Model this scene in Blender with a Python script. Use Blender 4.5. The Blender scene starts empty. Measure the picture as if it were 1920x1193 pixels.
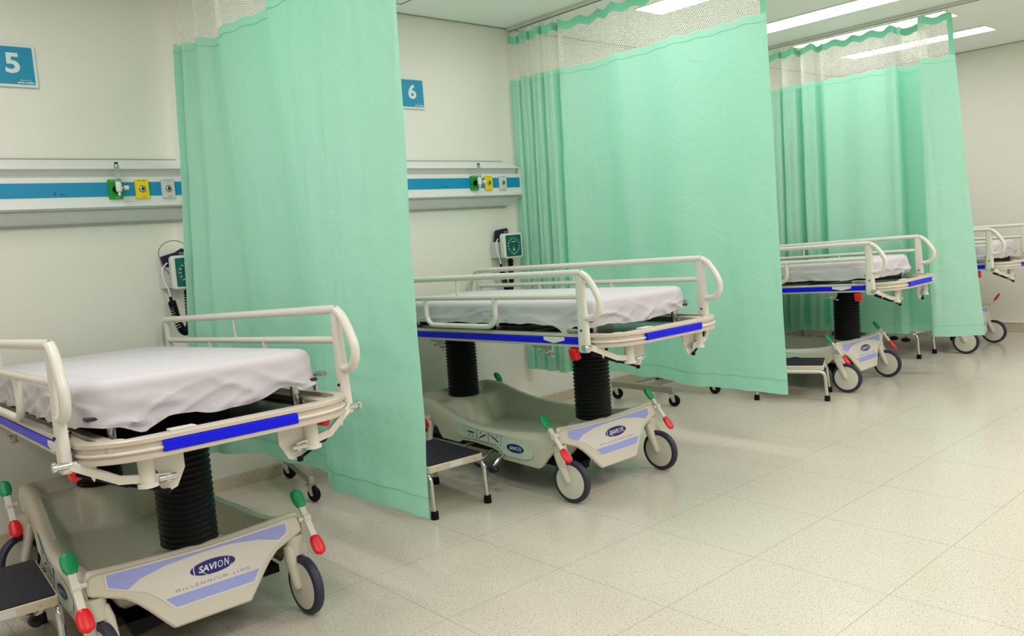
import bpy, bmesh, math, random
from math import sin, cos, pi, radians as rad
from mathutils import Vector, Matrix, noise

S = bpy.context.scene
COL = S.collection
random.seed(4)

# ------------------------------------------------------------------ materials
MATS = {}
def lin(c):
    f = lambda v: v/12.92 if v <= .04045 else ((v+.055)/1.055)**2.4
    return tuple(f(v/255) for v in c) + (1,)
def nt(m):
    return m.node_tree.nodes, m.node_tree.links
def mat(name, rgb, rough=.5, metal=0, spec=.5, coat=0, trans=0, bump=0, bscale=300, var=0, vscale=3):
    m = bpy.data.materials.new(name); m.use_nodes = True
    n, l = nt(m); b = n['Principled BSDF']
    b.inputs['Base Color'].default_value = lin(rgb)
    b.inputs['Roughness'].default_value = rough
    b.inputs['Metallic'].default_value = metal
    b.inputs['Specular IOR Level'].default_value = spec
    b.inputs['Coat Weight'].default_value = coat
    b.inputs['Transmission Weight'].default_value = trans
    if bump or var:
        tc = n.new('ShaderNodeTexCoord')
        if bump:
            no = n.new('ShaderNodeTexNoise'); no.inputs['Scale'].default_value = bscale
            l.new(tc.outputs['Object'], no.inputs['Vector'])
            bp = n.new('ShaderNodeBump'); bp.inputs['Strength'].default_value = bump; bp.inputs['Distance'].default_value = .002
            l.new(no.outputs['Fac'], bp.inputs['Height']); l.new(bp.outputs['Normal'], b.inputs['Normal'])
        if var:
            no = n.new('ShaderNodeTexNoise'); no.inputs['Scale'].default_value = vscale; no.inputs['Detail'].default_value = 4
            l.new(tc.outputs['Object'], no.inputs['Vector'])
            mx = n.new('ShaderNodeMix'); mx.data_type = 'RGBA'
            c = lin(rgb); mx.inputs['A'].default_value = tuple(v*(1-var) for v in c[:3])+(1,)
            mx.inputs['B'].default_value = tuple(min(1, v*(1+var)) for v in c[:3])+(1,)
            l.new(no.outputs['Fac'], mx.inputs['Factor']); l.new(mx.outputs['Result'], b.inputs['Base Color'])
    MATS[name] = m
    return m

mat('wall_paint', (227,225,213), .75, spec=.25, bump=.06, bscale=260)
mat('ceiling_paint', (243,246,241), .85, spec=.2)
mat('shell_plastic', (212,207,189), .38, spec=.5, var=.02)
mat('panel_plastic', (220,210,190), .4)
mat('enamel', (222,219,207), .3, spec=.5)
mat('frame_metal', (200,190,174), .38, metal=.25)
mat('rim_metal', (208,198,182), .34, metal=.2)
mat('chrome', (205,208,206), .12, metal=1)
mat('steel', (176,176,168), .34, metal=.85)
mat('blue_bumper', (4,14,226), .4, spec=.25)
mat('black_rubber', (5,5,10), .5, spec=.2)
mat('tyre_rubber', (44,44,62), .55)
mat('grey_rubber', (90,90,96), .5)
mat('disc_plastic', (214,212,196), .4)
mat('red_plastic', (226,16,28), .35)
mat('green_plastic', (10,148,84), .4, bump=.3, bscale=160)
mat('purple_rubber', (32,22,48), .45)
mat('dark_board', (34,24,46), .5)
mat('deck_laminate', (44,34,56), .16, spec=.6)
mat('sheet', (207,203,206), .85, spec=.15, bump=.1, bscale=500)
mat('decal_white', (222,218,206), .45)
mat('decal_side', (206,220,206), .45)
mat('lavender', (158,168,228), .45)
mat('logo_navy', (14,20,112), .4)
mat('logo_white', (226,228,232), .45)
mat('letter_lavender', (158,160,200), .5)
mat('ink', (16,20,34), .5)
mat('ink_blue', (92,150,196), .5)
mat('step_rubber', (14,14,32), .55, bump=.5, bscale=90)
mat('step_frame', (212,200,176), .4, metal=.15)
mat('sign_white', (214,222,218), .4)
mat('sign_blue', (2,138,176), .35)
mat('rail_blue', (0,138,182), .4)
mat('rail_alu', (226,226,222), .45, metal=.1)
mat('rail_groove', (148,156,148), .5)
mat('plate_green', (14,150,40), .4)
mat('plate_yellow', (236,206,10), .4)
mat('plate_grey', (206,208,202), .4)
mat('gauge_green', (10,92,76), .25, coat=.3)
mat('gauge_white', (220,222,216), .35)
mat('cuff_navy', (20,18,52), .8)
mat('clear_plastic', (215,225,220), .08, trans=.9)
mat('light_frame', (214,212,200), .5)
mat('heading_green', (134,218,182), .75, spec=.2)
mat('hook_white', (220,220,210), .4)
mat('table_top', (200,190,170), .4)

def terrazzo(name, base, dark, light, joints, rough):
    m = bpy.data.materials.new(name); m.use_nodes = True
    n, l = nt(m); b = n['Principled BSDF']
    tc = n.new('ShaderNodeTexCoord')
    def speck(scale, lo, hi):
        v = n.new('ShaderNodeTexNoise'); v.inputs['Scale'].default_value = scale; v.inputs['Detail'].default_value = 1
        l.new(tc.outputs['Object'], v.inputs['Vector'])
        r = n.new('ShaderNodeMapRange'); r.inputs['From Min'].default_value = lo; r.inputs['From Max'].default_value = hi
        l.new(v.outputs['Fac'], r.inputs['Value']); return r.outputs['Result']
    def mixc(fac, a, bb):
        mx = n.new('ShaderNodeMix'); mx.data_type = 'RGBA'
        if isinstance(fac, float): mx.inputs['Factor'].default_value = fac
        else: l.new(fac, mx.inputs['Factor'])
        for k, v in (('A', a), ('B', bb)):
            if isinstance(v, tuple): mx.inputs[k].default_value = v
            else: l.new(v, mx.inputs[k])
        return mx.outputs['Result']
    c = mixc(speck(170, .60, .66), lin(base), lin(dark))
    c = mixc(speck(110, .60, .68), c, lin(light))
    if joints:
        sep = n.new('ShaderNodeSeparateXYZ'); l.new(tc.outputs['Object'], sep.inputs['Vector'])
        def math_(op, a, bb=None):
            q = n.new('ShaderNodeMath'); q.operation = op
            for i, v in enumerate((a, bb)):
                if v is None: continue
                if isinstance(v, (int, float)): q.inputs[i].default_value = v
                else: l.new(v, q.inputs[i])
            return q.outputs[0]
        masks = []
        for ax, off, sz in (('X', .025, .515), ('Y', 2.098, .488)):
            t = math_('DIVIDE', math_('ADD', sep.outputs[ax], off+50*sz), sz)
            fr = math_('FRACT', t)
            dd = math_('MINIMUM', fr, math_('SUBTRACT', 1.0, fr))
            masks.append(math_('LESS_THAN', dd, .0017/sz))
        j = math_('MAXIMUM', masks[0], masks[1])
        c = mixc(math_('MULTIPLY', j, .55), c, lin((150,140,122)))
    l.new(c, b.inputs['Base Color'])
    b.inputs['Roughness'].default_value = rough
    b.inputs['Specular IOR Level'].default_value = .45
    MATS[name] = m
terrazzo('floor_terrazzo', (210,204,188), (168,158,140), (218,213,200), True, .2)
terrazzo('base_terrazzo', (196,184,160), (140,126,104), (212,202,184), True, .35)

def fabric_mat():
    m = bpy.data.materials.new('curtain_fabric'); m.use_nodes = True
    n, l = nt(m); out = n['Material Output']; b = n['Principled BSDF']
    tc = n.new('ShaderNodeTexCoord')
    b.inputs['Base Color'].default_value = lin((188,231,213)); b.inputs['Roughness'].default_value = .42
    b.inputs['Specular IOR Level'].default_value = .55
    b.inputs['Sheen Weight'].default_value = .15
    tr = n.new('ShaderNodeBsdfTranslucent'); tr.inputs['Color'].default_value = lin((122,230,188))
    mx = n.new('ShaderNodeMixShader'); mx.inputs['Fac'].default_value = .34
    no = n.new('ShaderNodeTexNoise'); no.inputs['Scale'].default_value = 7; no.inputs['Detail'].default_value = 5
    no.inputs['Roughness'].default_value = .6; no.inputs['Distortion'].default_value = .8
    l.new(tc.outputs['Object'], no.inputs['Vector'])
    bp = n.new('ShaderNodeBump'); bp.inputs['Strength'].default_value = .35; bp.inputs['Distance'].default_value = .02
    l.new(no.outputs['Fac'], bp.inputs['Height'])
    l.new(bp.outputs['Normal'], b.inputs['Normal'])
    l.new(b.outputs[0], mx.inputs[1]); l.new(tr.outputs[0], mx.inputs[2]); l.new(mx.outputs[0], out.inputs['Surface'])
    MATS['curtain_fabric'] = m
fabric_mat()

def net_mat():
    m = bpy.data.materials.new('net'); m.use_nodes = True
    n, l = nt(m); out = n['Material Output']; n.remove(n['Principled BSDF'])
    uv = n.new('ShaderNodeUVMap'); uv.uv_map = 'UVMap'
    sep = n.new('ShaderNodeSeparateXYZ'); l.new(uv.outputs[0], sep.inputs[0])
    def M_(op, a, bb=None):
        q = n.new('ShaderNodeMath'); q.operation = op
        for i, v in enumerate((a, bb)):
            if v is None: continue
            if isinstance(v, (int, float)): q.inputs[i].default_value = v
            else: l.new(v, q.inputs[i])
        return q.outputs[0]
    P = .0125; Q = P*1.732
    def cell(v, p, off): return M_('MULTIPLY', M_('SUBTRACT', M_('FRACT', M_('ADD', M_('DIVIDE', v, p), off+100)), .5), p)
    def dist(off):
        a = cell(sep.outputs[0], P, off); c = cell(sep.outputs[1], Q, off)
        return M_('SQRT', M_('ADD', M_('MULTIPLY', a, a), M_('MULTIPLY', c, c)))
    d = M_('MINIMUM', dist(0), dist(.5))
    hole = M_('LESS_THAN', d, .0045)
    tp = n.new('ShaderNodeBsdfTransparent')
    df = n.new('ShaderNodeBsdfDiffuse'); df.inputs[0].default_value = lin((238,238,228))
    tl = n.new('ShaderNodeBsdfTranslucent'); tl.inputs[0].default_value = lin((238,238,228))
    mx = n.new('ShaderNodeMixShader'); mx.inputs[0].default_value = .45
    l.new(df.outputs[0], mx.inputs[1]); l.new(tl.outputs[0], mx.inputs[2])
    m2 = n.new('ShaderNodeMixShader'); l.new(hole, m2.inputs[0]); l.new(mx.outputs[0], m2.inputs[1]); l.new(tp.outputs[0], m2.inputs[2])
    l.new(m2.outputs[0], out.inputs['Surface'])
    MATS['net'] = m
net_mat()

def emit(name, col, st):
    m = bpy.data.materials.new(name); m.use_nodes = True
    n, l = nt(m); n.remove(n['Principled BSDF'])
    e = n.new('ShaderNodeEmission'); e.inputs[0].default_value = col; e.inputs[1].default_value = st
    l.new(e.outputs[0], n['Material Output'].inputs['Surface']); MATS[name] = m
emit('diffuser_glow', (1, .952, .95, 1), 8.0)

# ------------------------------------------------------------------ mesh helpers
class MB:
    def __init__(s): s.v = []; s.f = []; s.uv = None
    def add(s, vs, fs):
        o = len(s.v); s.v += [tuple(p) for p in vs]; s.f += [tuple(i+o for i in f) for f in fs]; return s
    def box(s, x0, x1, y0, y1, z0, z1, M=None):
        vs = [Vector((x, y, z)) for z in (z0, z1) for y in (y0, y1) for x in (x0, x1)]
        if M: vs = [M @ v for v in vs]
        return s.add(vs, [(0,2,3,1),(4,5,7,6),(0,1,5,4),(2,6,7,3),(0,4,6,2),(1,3,7,5)])
    def tube(s, pts, r, n=10, closed=False, caps=True):
        P = [Vector(p) for p in pts]; k = len(P)
        rs = r if isinstance(r, (list, tuple)) else [r]*k
        T = []
        for i in range(k):
            a = P[(i-1) % k] if (closed or i > 0) else P[i]
            b = P[(i+1) % k] if (closed or i < k-1) else P[i]
            T.append((b-a).normalized())
        up = Vector((0,0,1)) if abs(T[0].z) < .9 else Vector((1,0,0))
        N = (up - T[0]*up.dot(T[0])).normalized()
        vs = []
        for i in range(k):
            if i: N = (N - T[i]*N.dot(T[i])).normalized()
            B = T[i].cross(N)
            for j in range(n):
                a = 2*pi*j/n; vs.append(P[i] + (N*cos(a)+B*sin(a))*rs[i])
        fs = []
        for i in range(k if closed else k-1):
            for j in range(n):
                a = i*n+j; b = i*n+(j+1) % n; c = ((i+1) % k)*n+(j+1) % n; d = ((i+1) % k)*n+j
                fs.append((a, b, c, d))
        if caps and not closed:
            fs.append(tuple(range(n-1, -1, -1))); fs.append(tuple((k-1)*n+j for j in range(n)))
        return s.add(vs, fs)
    def lathe(s, prof, n=32, M=None):           # prof (r,z) about z
        vs = [Vector((r*cos(2*pi*j/n), r*sin(2*pi*j/n), z)) for r, z in prof for j in range(n)]
        if M: vs = [M @ v for v in vs]
        fs = []
        k = len(prof)
        for i in range(k-1):
            for j in range(n):
                fs.append((i*n+j, i*n+(j+1) % n, (i+1)*n+(j+1) % n, (i+1)*n+j))
        if prof[0][0] > 1e-6: fs.append(tuple(range(n-1, -1, -1)))
        if prof[-1][0] > 1e-6: fs.append(tuple((k-1)*n+j for j in range(n)))
        return s.add(vs, fs)
    def prism(s, poly, fn0, fn1):               # poly 2-D, two mapping functions for both faces
        n = len(poly)
        vs = [fn0(a, b) for a, b in poly] + [fn1(a, b) for a, b in poly]
        fs = [tuple(range(n)), tuple(range(2*n-1, n-1, -1))] + [(i, n+i, n+(i+1) % n, (i+1) % n) for i in range(n)]
        return s.add(vs, fs)
    def flat(s, poly, fn): return s.add([fn(a, b) for a, b in poly], [tuple(range(len(poly)))])
    def sweep(s, path, prof, closed=False):     # path list of (x,y), prof list of (outward, z) closed
        k = len(path); n = len(prof); vs = []
        for i in range(k):
            a = Vector(path[(i-1) % k] if (closed or i > 0) else path[i]); b = Vector(path[(i+1) % k] if (closed or i < k-1) else path[i])
            t = (b-a).normalized(); o = Vector((t.y, -t.x))
            for u, z in prof: vs.append((path[i][0]+o.x*u, path[i][1]+o.y*u, z))
        fs = []
        for i in range(k if closed else k-1):
            for j in range(n):
                fs.append((i*n+j, ((i+1) % k)*n+j, ((i+1) % k)*n+(j+1) % n, i*n+(j+1) % n))
        if not closed: fs += [tuple(range(n)), tuple((k-1)*n+j for j in range(n-1, -1, -1))]
        return s.add(vs, fs)
    def grid(s, rows, closed=False):
        n = len(rows[0]); vs = [p for r in rows for p in r]; fs = []
        for i in range(len(rows)-1):
            for j in range(n if closed else n-1):
                fs.append((i*n+j, i*n+(j+1) % n, (i+1)*n+(j+1) % n, (i+1)*n+j))
        return s.add(vs, fs)

def obj(name, mb, material, parent=None, smooth=35, bevel=0, fix=True):
    me = bpy.data.meshes.new(name); me.from_pydata(mb.v, [], mb.f)
    if fix:
        bm = bmesh.new(); bm.from_mesh(me); bmesh.ops.recalc_face_normals(bm, faces=bm.faces); bm.to_mesh(me); bm.free()
    me.materials.append(MATS[material])
    o = bpy.data.objects.new(name, me); COL.objects.link(o)
    if parent: o.parent = parent
    if smooth:
        me.polygons.foreach_set('use_smooth', [True]*len(me.polygons))
        me.set_sharp_from_angle(angle=rad(smooth))
    if bevel:
        b = o.modifiers.new('Bevel', 'BEVEL'); b.width = bevel; b.segments = 2; b.limit_method = 'ANGLE'; b.angle_limit = rad(40)
    return o
def tag(o, label, cat, group=None):
    o['label'] = label; o['category'] = cat
    if group: o['group'] = group
    return o
def thing(name, label, cat, loc=(0,0,0), rotz=0, group=None):
    o = bpy.data.objects.new(name, None); COL.objects.link(o); o.empty_display_size = .1
    o.location = loc; o.rotation_euler = (0, 0, rotz)
    return tag(o, label, cat, group)
def struct(name, mb, m, **k):
    o = obj(name, mb, m, **k); o['kind'] = 'structure'; return o
def copy_tree(o, parent=None):
    c = o.copy(); COL.objects.link(c)
    if parent: c.parent = parent
    for ch in list(o.children): copy_tree(ch, c)
    return c
TXT = {}
def text2d(body, size, shear=0, bold=0, space=1.0):
    key = (body, size, shear, bold, space)
    if key in TXT: return TXT[key]
    cu = bpy.data.curves.new('lettering', 'FONT'); cu.body = body; cu.size = size; cu.shear = shear; cu.offset = bold
    cu.space_character = space; cu.align_x = 'CENTER'; cu.align_y = 'CENTER'; cu.resolution_u = 3
    o = bpy.data.objects.new('lettering', cu); COL.objects.link(o)
    dg = bpy.context.evaluated_depsgraph_get(); dg.update()
    me = o.evaluated_get(dg).to_mesh()
    vs = [(v.co.x, v.co.y) for v in me.vertices]; fs = [tuple(p.vertices) for p in me.polygons]
    o.evaluated_get(dg).to_mesh_clear()
    bpy.data.objects.remove(o); bpy.data.curves.remove(cu)
    xs = [v[0] for v in vs]; ys = [v[1] for v in vs]
    cx, cy = (min(xs)+max(xs))/2, (min(ys)+max(ys))/2
    vs = [(x-cx, y-cy) for x, y in vs]
    TXT[key] = (vs, fs); return TXT[key]
def letters(mb, body, size, fn, cx, cy, width=None, height=None, rot=0, **k):
    vs, fs = text2d(body, size, **k)
    w = max(v[0] for v in vs)*2; h = max(v[1] for v in vs)*2
    sx = width/w if width else 1; sy = height/h if height else sx
    if not width: sx = sy
    mb.add([fn(cx+x*sx*cos(rot)-y*sy*sin(rot), cy+x*sx*sin(rot)+y*sy*cos(rot)) for x, y in vs], fs)
def ellipse(cx, cy, a, b, n=32, rot=0):
    return [(cx+a*cos(t)*cos(rot)-b*sin(t)*sin(rot), cy+a*cos(t)*sin(rot)+b*sin(t)*cos(rot)) for t in (2*pi*i/n for i in range(n))]
def rrect(x0, x1, y0, y1, r, n=5):
    out = []
    for cx, cy, a0 in ((x1-r, y1-r, 0), (x0+r, y1-r, pi/2), (x0+r, y0+r, pi), (x1-r, y0+r, 1.5*pi)):
        out += [(cx+r*cos(a0+pi/2*i/n), cy+r*sin(a0+pi/2*i/n)) for i in range(n+1)]
    return out
def sm(a, b, x):
    t = max(0, min(1, (x-a)/(b-a))); return t*t*(3-2*t)
def interp(tab, x):
    if x <= tab[0][0]: return tab[0][1]
    for (a, va), (b, vb) in zip(tab, tab[1:]):
        if x <= b:
            t = (x-a)/(b-a); return va+(vb-va)*t
    return tab[-1][1]
def catmull(pts, per=8):
    P = [Vector(p) for p in pts]; out = []
    for i in range(len(P)-1):
        p0 = P[max(i-1, 0)]; p1 = P[i]; p2 = P[i+1]; p3 = P[min(i+2, len(P)-1)]
        for j in range(per):
            t = j/per
            out.append(.5*((2*p1)+(p2-p0)*t+(2*p0-5*p1+4*p2-p3)*t*t+(3*p1-p0-3*p2+p3)*t**3))
    out.append(P[-1]); return out

# ------------------------------------------------------------------ room
XR, XL, YB, ZC = 6.907, -4.2, -6.6, 2.592
struct('floor', MB().box(XL, XR+.15, YB, .15, -.1, 0), 'floor_terrazzo', smooth=0)
struct('ceiling', MB().box(XL, XR+.15, YB, .15, ZC, ZC+.1), 'ceiling_paint', smooth=0)
struct('wall_headboard_side', MB().box(XL, XR+.15, 0, .15, 0, ZC), 'wall_paint', smooth=0)
struct('wall_right', MB().box(XR, XR+.15, YB, 0, 0, ZC), 'wall_paint', smooth=0)
struct('wall_left', MB().box(XL-.15, XL, YB, .15, 0, ZC), 'wall_paint', smooth=0)
struct('wall_back', MB().box(XL, XR+.15, YB-.15, YB, 0, ZC), 'wall_paint', smooth=0)
struct('baseboard_headboard_side', MB().box(XL, XR, -.012, 0, 0, .068), 'base_terrazzo', smooth=0, bevel=.002)
bb = struct('baseboard_right', MB().box(XR-.012, XR, YB, -.013, 0, .085), 'base_terrazzo', smooth=0, bevel=.002)
struct('trim_1', MB().box(XR-.018, XR, YB, -.013, .0855, .099), 'wall_paint', smooth=0, bevel=.002)
struct('trim_2', MB().box(XL, XR, -.008, 0, ZC-.006, ZC-.0005), 'rail_groove', smooth=0)
struct('trim_3', MB().box(XR-.008, XR, YB, -.01, ZC-.006, ZC-.0005), 'rail_groove', smooth=0)
hatch = struct('trim_4', MB().sweep([(.98,-.57),(1.376,-.57),(1.376,-.168),(.98,-.168)], [(0,ZC-.004),(.008,ZC-.004),(.008,ZC-.0005),(0,ZC-.0005)], closed=True), 'rail_groove', smooth=0)

# ceiling lights -------------------------------------------------------------
def ceiling_light(x0, x1, y0, y1, label):
    t = thing('ceiling_light', label, 'ceiling light', ((x0+x1)/2, (y0+y1)/2, ZC), 0, 'recessed ceiling light strips')
    w, h = (x1-x0)/2, (y1-y0)/2
    path = [(-w,-h),(w,-h),(w,h),(-w,h)]
    obj('frame', MB().sweep(path, [(0,-.006),(.012,-.006),(.012,-.0005),(0,-.0005)], closed=True), 'light_frame', t, smooth=0)
    obj('diffuser', MB().box(-w, w, -h, h, -.004, -.0005), 'diffuser_glow', t, smooth=0)
    return t
ceiling_light(2.77, 3.04, -1.98, -.75, 'bright ceiling light strip seen through the net of the middle curtain')
ceiling_light(4.005, 4.28, -1.85, -.62, 'long white ceiling light strip between the middle and the far curtain')
ceiling_light(4.95, 5.21, -1.79, -.61, 'bright ceiling light strip right behind the heading of the far curtain')
ceiling_light(5.84, 6.09, -1.76, -.58, 'small ceiling light strip farthest back, in front of the far wall')
def fill_light(x, y, sx, sy, e, col=(1, .952, .972)):  # unseen area light, added at ceiling height to brighten the bays and corridor
    L = bpy.data.lights.new('added_fill_light', 'AREA'); L.shape = 'RECTANGLE'; L.size = sx; L.size_y = sy; L.energy = e; L.color = col
    o = bpy.data.objects.new('added_fill_light', L); COL.objects.link(o); o.location = (x, y, ZC-.012); return o
EK = 1.15
for x, y in ((.75,-1.2),(1.75,-1.2)): fill_light(x, y, .27, 1.2, 7*EK)
for x, y in ((-1.2,-1.3),): fill_light(x, y, .27, 1.2, 15.5*EK)
for x, y, e in ((-2.6,-3.4,20),(-.4,-3.5,19),(1.6,-3.5,16),(3.4,-3.5,17),(5.2,-3.5,22),(-.5,-5.4,14),(2.2,-5.4,14),(4.8,-5.4,18)): fill_light(x, y, .3, 1.2, e*EK)

# ------------------------------------------------------------------ stretcher
def rimpath(n=10, hw=.385, yf=-.40, yh=1.62, fx=.2, cy=.16):
    P = []
    def corner(cx, cyy, ax, ay, a0):
        return [(cx+ax*cos(a0+pi/2*i/n), cyy+ay*sin(a0+pi/2*i/n)) for i in range(n+1)]
    ax = hw-fx
    P += corner(fx, yf+cy, ax, cy, -pi/2)          # foot right
    P += corner(fx+.1, yh-.085, ax-.1, .085, 0)
    P += corner(-fx-.1, yh-.085, ax-.1, .085, pi/2)
    P += corner(-fx, yf+cy, ax, cy, pi)
    return P          # counter-clockwise, outward = right of travel

def rail_parts(sx):
    """one side rail, local x = 0 plane outward; returns dict of mesh builders"""
    X = sx*.405
    yc = .632
    top = []
    half = [(yc, 1.04), (.1, 1.04), (-.21, 1.04), (-.245, 1.036), (-.275, 1.02), (-.30, .992), (-.322, .959), (-.337, .927), (-.338, .9), (-.328, .875), (-.308, .858), (-.28, .851), (-.24, .85)]
    pts = [(X, y, z) for y, z in half]
    foot = catmull([Vector(p) for p in pts[1:]], 5)
    head = [Vector((p.x, 2*yc-p.y, p.z)) for p in foot]
    full = list(reversed(head)) + foot
    fr = MB().tube(full, .0145, 12)
    mid = MB().tube([(X, -.235, .942), (X, 2*yc+.235, .942)], .0125, 10)
    vert = MB().tube([(X, yc, .942), (X, yc, 1.04)], .006, 8)
    ul = catmull([Vector((X, y, z)) for y, z in ((.345,.942),(.345,.88),(.352,.835),(.385,.808),(.44,.803),(.632,.803),(.824,.803),(.879,.808),(.912,.835),(.919,.88),(.919,.942))], 5)
    uloop = MB().tube(ul, .0125, 10)
    def post(y):
        m = MB()
        rows = []
        for z, a, b in ((1.043,.020,.010),(1.0,.022,.012),(.93,.023,.0125),(.86,.026,.014),(.80,.027,.015),(.74,.029,.016),(.712,.029,.016),(.706,.022,.012)):
            rows.append([(X+b*math.copysign(abs(cos(t))**.6, cos(t)), y+a*math.copysign(abs(sin(t))**.6, sin(t)), z) for t in (2*pi*i/20 for i in range(20))])
        m.grid(rows, closed=True); m.f.append(tuple(range(20))); m.f.append(tuple(range(len(rows)*20-20, len(rows)*20)))
        return m
    return fr, mid, vert, uloop, post(-.235), post(2*yc+.235)

def yf(z): return .02+(z-.355)*.29        # face of the foot end panel
PANEL = [(-x, z) for x, z in [(.33,.341),(.338,.30),(.336,.272),(.295,.258),(.24,.236),(.21,.212),(.185,.186),(.15,.145),(.122,.113)]] + [(x, z) for x, z in [(.122,.113),(.15,.145),(.185,.186),(.21,.212),(.24,.236),(.295,.258),(.336,.272),(.338,.30),(.33,.341)]] + [(.2,.333),(.1,.3285),(0,.327),(-.1,.3285),(-.2,.333)]

fx = lambda y: 1-.17*sm(.4, 1.12, y)
ZR = [(0,.333),(.06,.317),(.13,.300),(.2,.288),(.32,.276),(.43,.270),(.64,.270),(.73,.277),(.82,.288),(.96,.316),(1.06,.343),(1.13,.356),(1.24,.360)]
ZB = [(0,.27),(.04,.235),(.10,.18),(.135,.142),(.157,.130),(.41,.134),(.445,.165),(.48,.178),(.665,.182),(.777,.172),(.81,.155),(.98,.15),(1.0,.17),(1.03,.21),(1.08,.24),(1.15,.255),(1.24,.26)]
BELL = ((0,.105,.318),(0,1.13,.325))

def base_shell():
    m = MB(); rows = []
    ys = sorted(set([round(.005+1.23*i/60, 4) for i in range(61)] + [a for a, _ in ZB if 0 < a < 1.235]))
    xs = [-.305+.61*i/36 for i in range(37)]
    for y in ys:
        zr = interp(ZR, y); zb = min(interp(ZB, y), zr-.06)
        def top(x):
            f = .172
            for bx, by, bz in BELL:
                d = math.hypot((x-bx)*1.0, y-by); k = 1-sm(.11, .18, d); f = max(f, .172+(bz-.172)*k)
            k = max(sm(1.0, 1.10, y)*.9, 0); f = max(f, .172+(.325-.172)*k)
            zr2 = zr-.013*(1-min(1, (x/.3)**2))*(1-sm(.04, .25, y))
            s = max(sm(.225, .29, abs(x)), 1-sm(.02, .085, y), sm(1.19, 1.23, y))
            return f+(zr2-f)*s if zr2 > f else zr2
        L = [(-.318, y, zb), (-.334, y, zb), (-.340, y, zb*.5+zr*.5), (-.338, y, zr-.03), (-.332, y, zr-.010), (-.32, y, zr-.001)]
        q = fx(y)
        rows.append([(a*q, b, c) for a, b, c in L + [(x, y, top(x)) for x in xs] + [(-a, b, c) for a, b, c in reversed(L)]])
    m.grid(rows)
    # head end cap
    k = len(rows[0]); e = (len(rows)-1)*k
    m.f.append(tuple(e+i for i in range(k)))
    return m

def caster_parts(px, py, ang, name_parent):
    """swivel caster: pivot at px,py, wheel trails along local -y after rotation ang"""
    R = Matrix.Translation((px, py, 0)) @ Matrix.Rotation(ang, 4, 'Z')
    tr = -.06; r = .0995
    fork = MB()
    rows = []
    for z, yy, a, b in ((.262, 0, .034, .030), (.225, -.003, .034, .03), (.20, -.012, .032, .03)):
        rows.append([R @ Vector((a*cos(t), yy+b*sin(t), z)) for t in (2*pi*i/18 for i in range(18))])
    fork.grid(rows, closed=True); fork.f.append(tuple(range(18))); fork.f.append(tuple(range(36, 54)))
    for s in (-1, 1):
        fork.tube([R @ Vector((s*.019, -.004, .225)), R @ Vector((s*.0255, -.022, .19)), R @ Vector((s*.027, -.044, .14)), R @ Vector((s*.0275, tr, .105)), R @ Vector((s*.0275, tr-.004, .096))], [.021, .021, .0175, .0155, .008], 12)
    f = obj('caster', fork, 'shell_plastic', name_parent)
    W = R @ Matrix.Translation((0, tr, r)) @ Matrix.Rotation(pi/2, 4, 'Y')
    disc = MB().lathe([(0,-.021),(.03,-.0205),(.070,-.017),(.079,-.0155),(.079,.0155),(.070,.017),(.03,.0205),(0,.021)], 40, W)
    obj('wheel_disc', disc, 'disc_plastic', f)
    tyre = MB().lathe([(.0775,-.0155),(.085,-.0165),(.094,-.014),(.0985,-.007),(.0995,0),(.0985,.007),(.094,.014),(.085,.0165),(.0775,.0155)], 40, W)
    obj('tyre', tyre, 'tyre_rubber', f)
    return f

def lever(px, py, parent, flip=0):
    """brake lever: green paddle up and back, red paddle down and front"""
    g = Vector((px, py+.035, .365)); mid = Vector((px, py-.012, .31)); r_ = Vector((px, py-.075, .235))
    if flip:
        g = Vector((px, py+.035, .235)); r_ = Vector((px, py-.07, .385))
    s = math.copysign(1, px)
    arm = MB().tube([mid-Vector((s*.03, 0, 0)), mid+Vector((s*.004, 0, 0))], .008, 10)
    d = (r_-g).normalized()
    B = Matrix(((1,0,0),(0,d.y,-d.z),(0,d.z,d.y))).to_4x4()   # local y along d
    L0 = (g-mid).length; L1 = (r_-mid).length
    M0 = Matrix.Translation(mid) @ B
    arm.box(-.011, .011, -L0+.02, L1-.02, -.005, .005, M0)
    arm.lathe([(.013,-.013),(.013,.013)], 14, M0 @ Matrix.Rotation(pi/2, 4, 'Y'))
    a = obj('brake_lever', arm, 'enamel', parent, bevel=.002)
    def paddle(L, sgn):
        m = MB(); rows = []
        for i in range(11):
            t = i/10; y = sgn*(L-.036+.078*t); w = .0235*(max(.0, 1-abs(2*t-1)**2.6))**.5*(.86+.16*t)+.001
            h = .0085*(max(0, 1-(2*t-1)**6))**.5+.0006
            rows.append([M0 @ Vector((w*cos(q), y, h*sin(q))) for q in (2*pi*k/16 for k in range(16))])
        m.grid(rows, closed=True); m.f.append(tuple(range(16))); m.f.append(tuple(range(160, 176))); return m
    o = obj('green_paddle', paddle(L0, -1), 'green_plastic', a, smooth=60); o['label'] = 'green release paddle'
    o = obj('red_paddle', paddle(L1, 1), 'red_plastic', a, smooth=60); o['label'] = 'red brake paddle'
    return a

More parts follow.
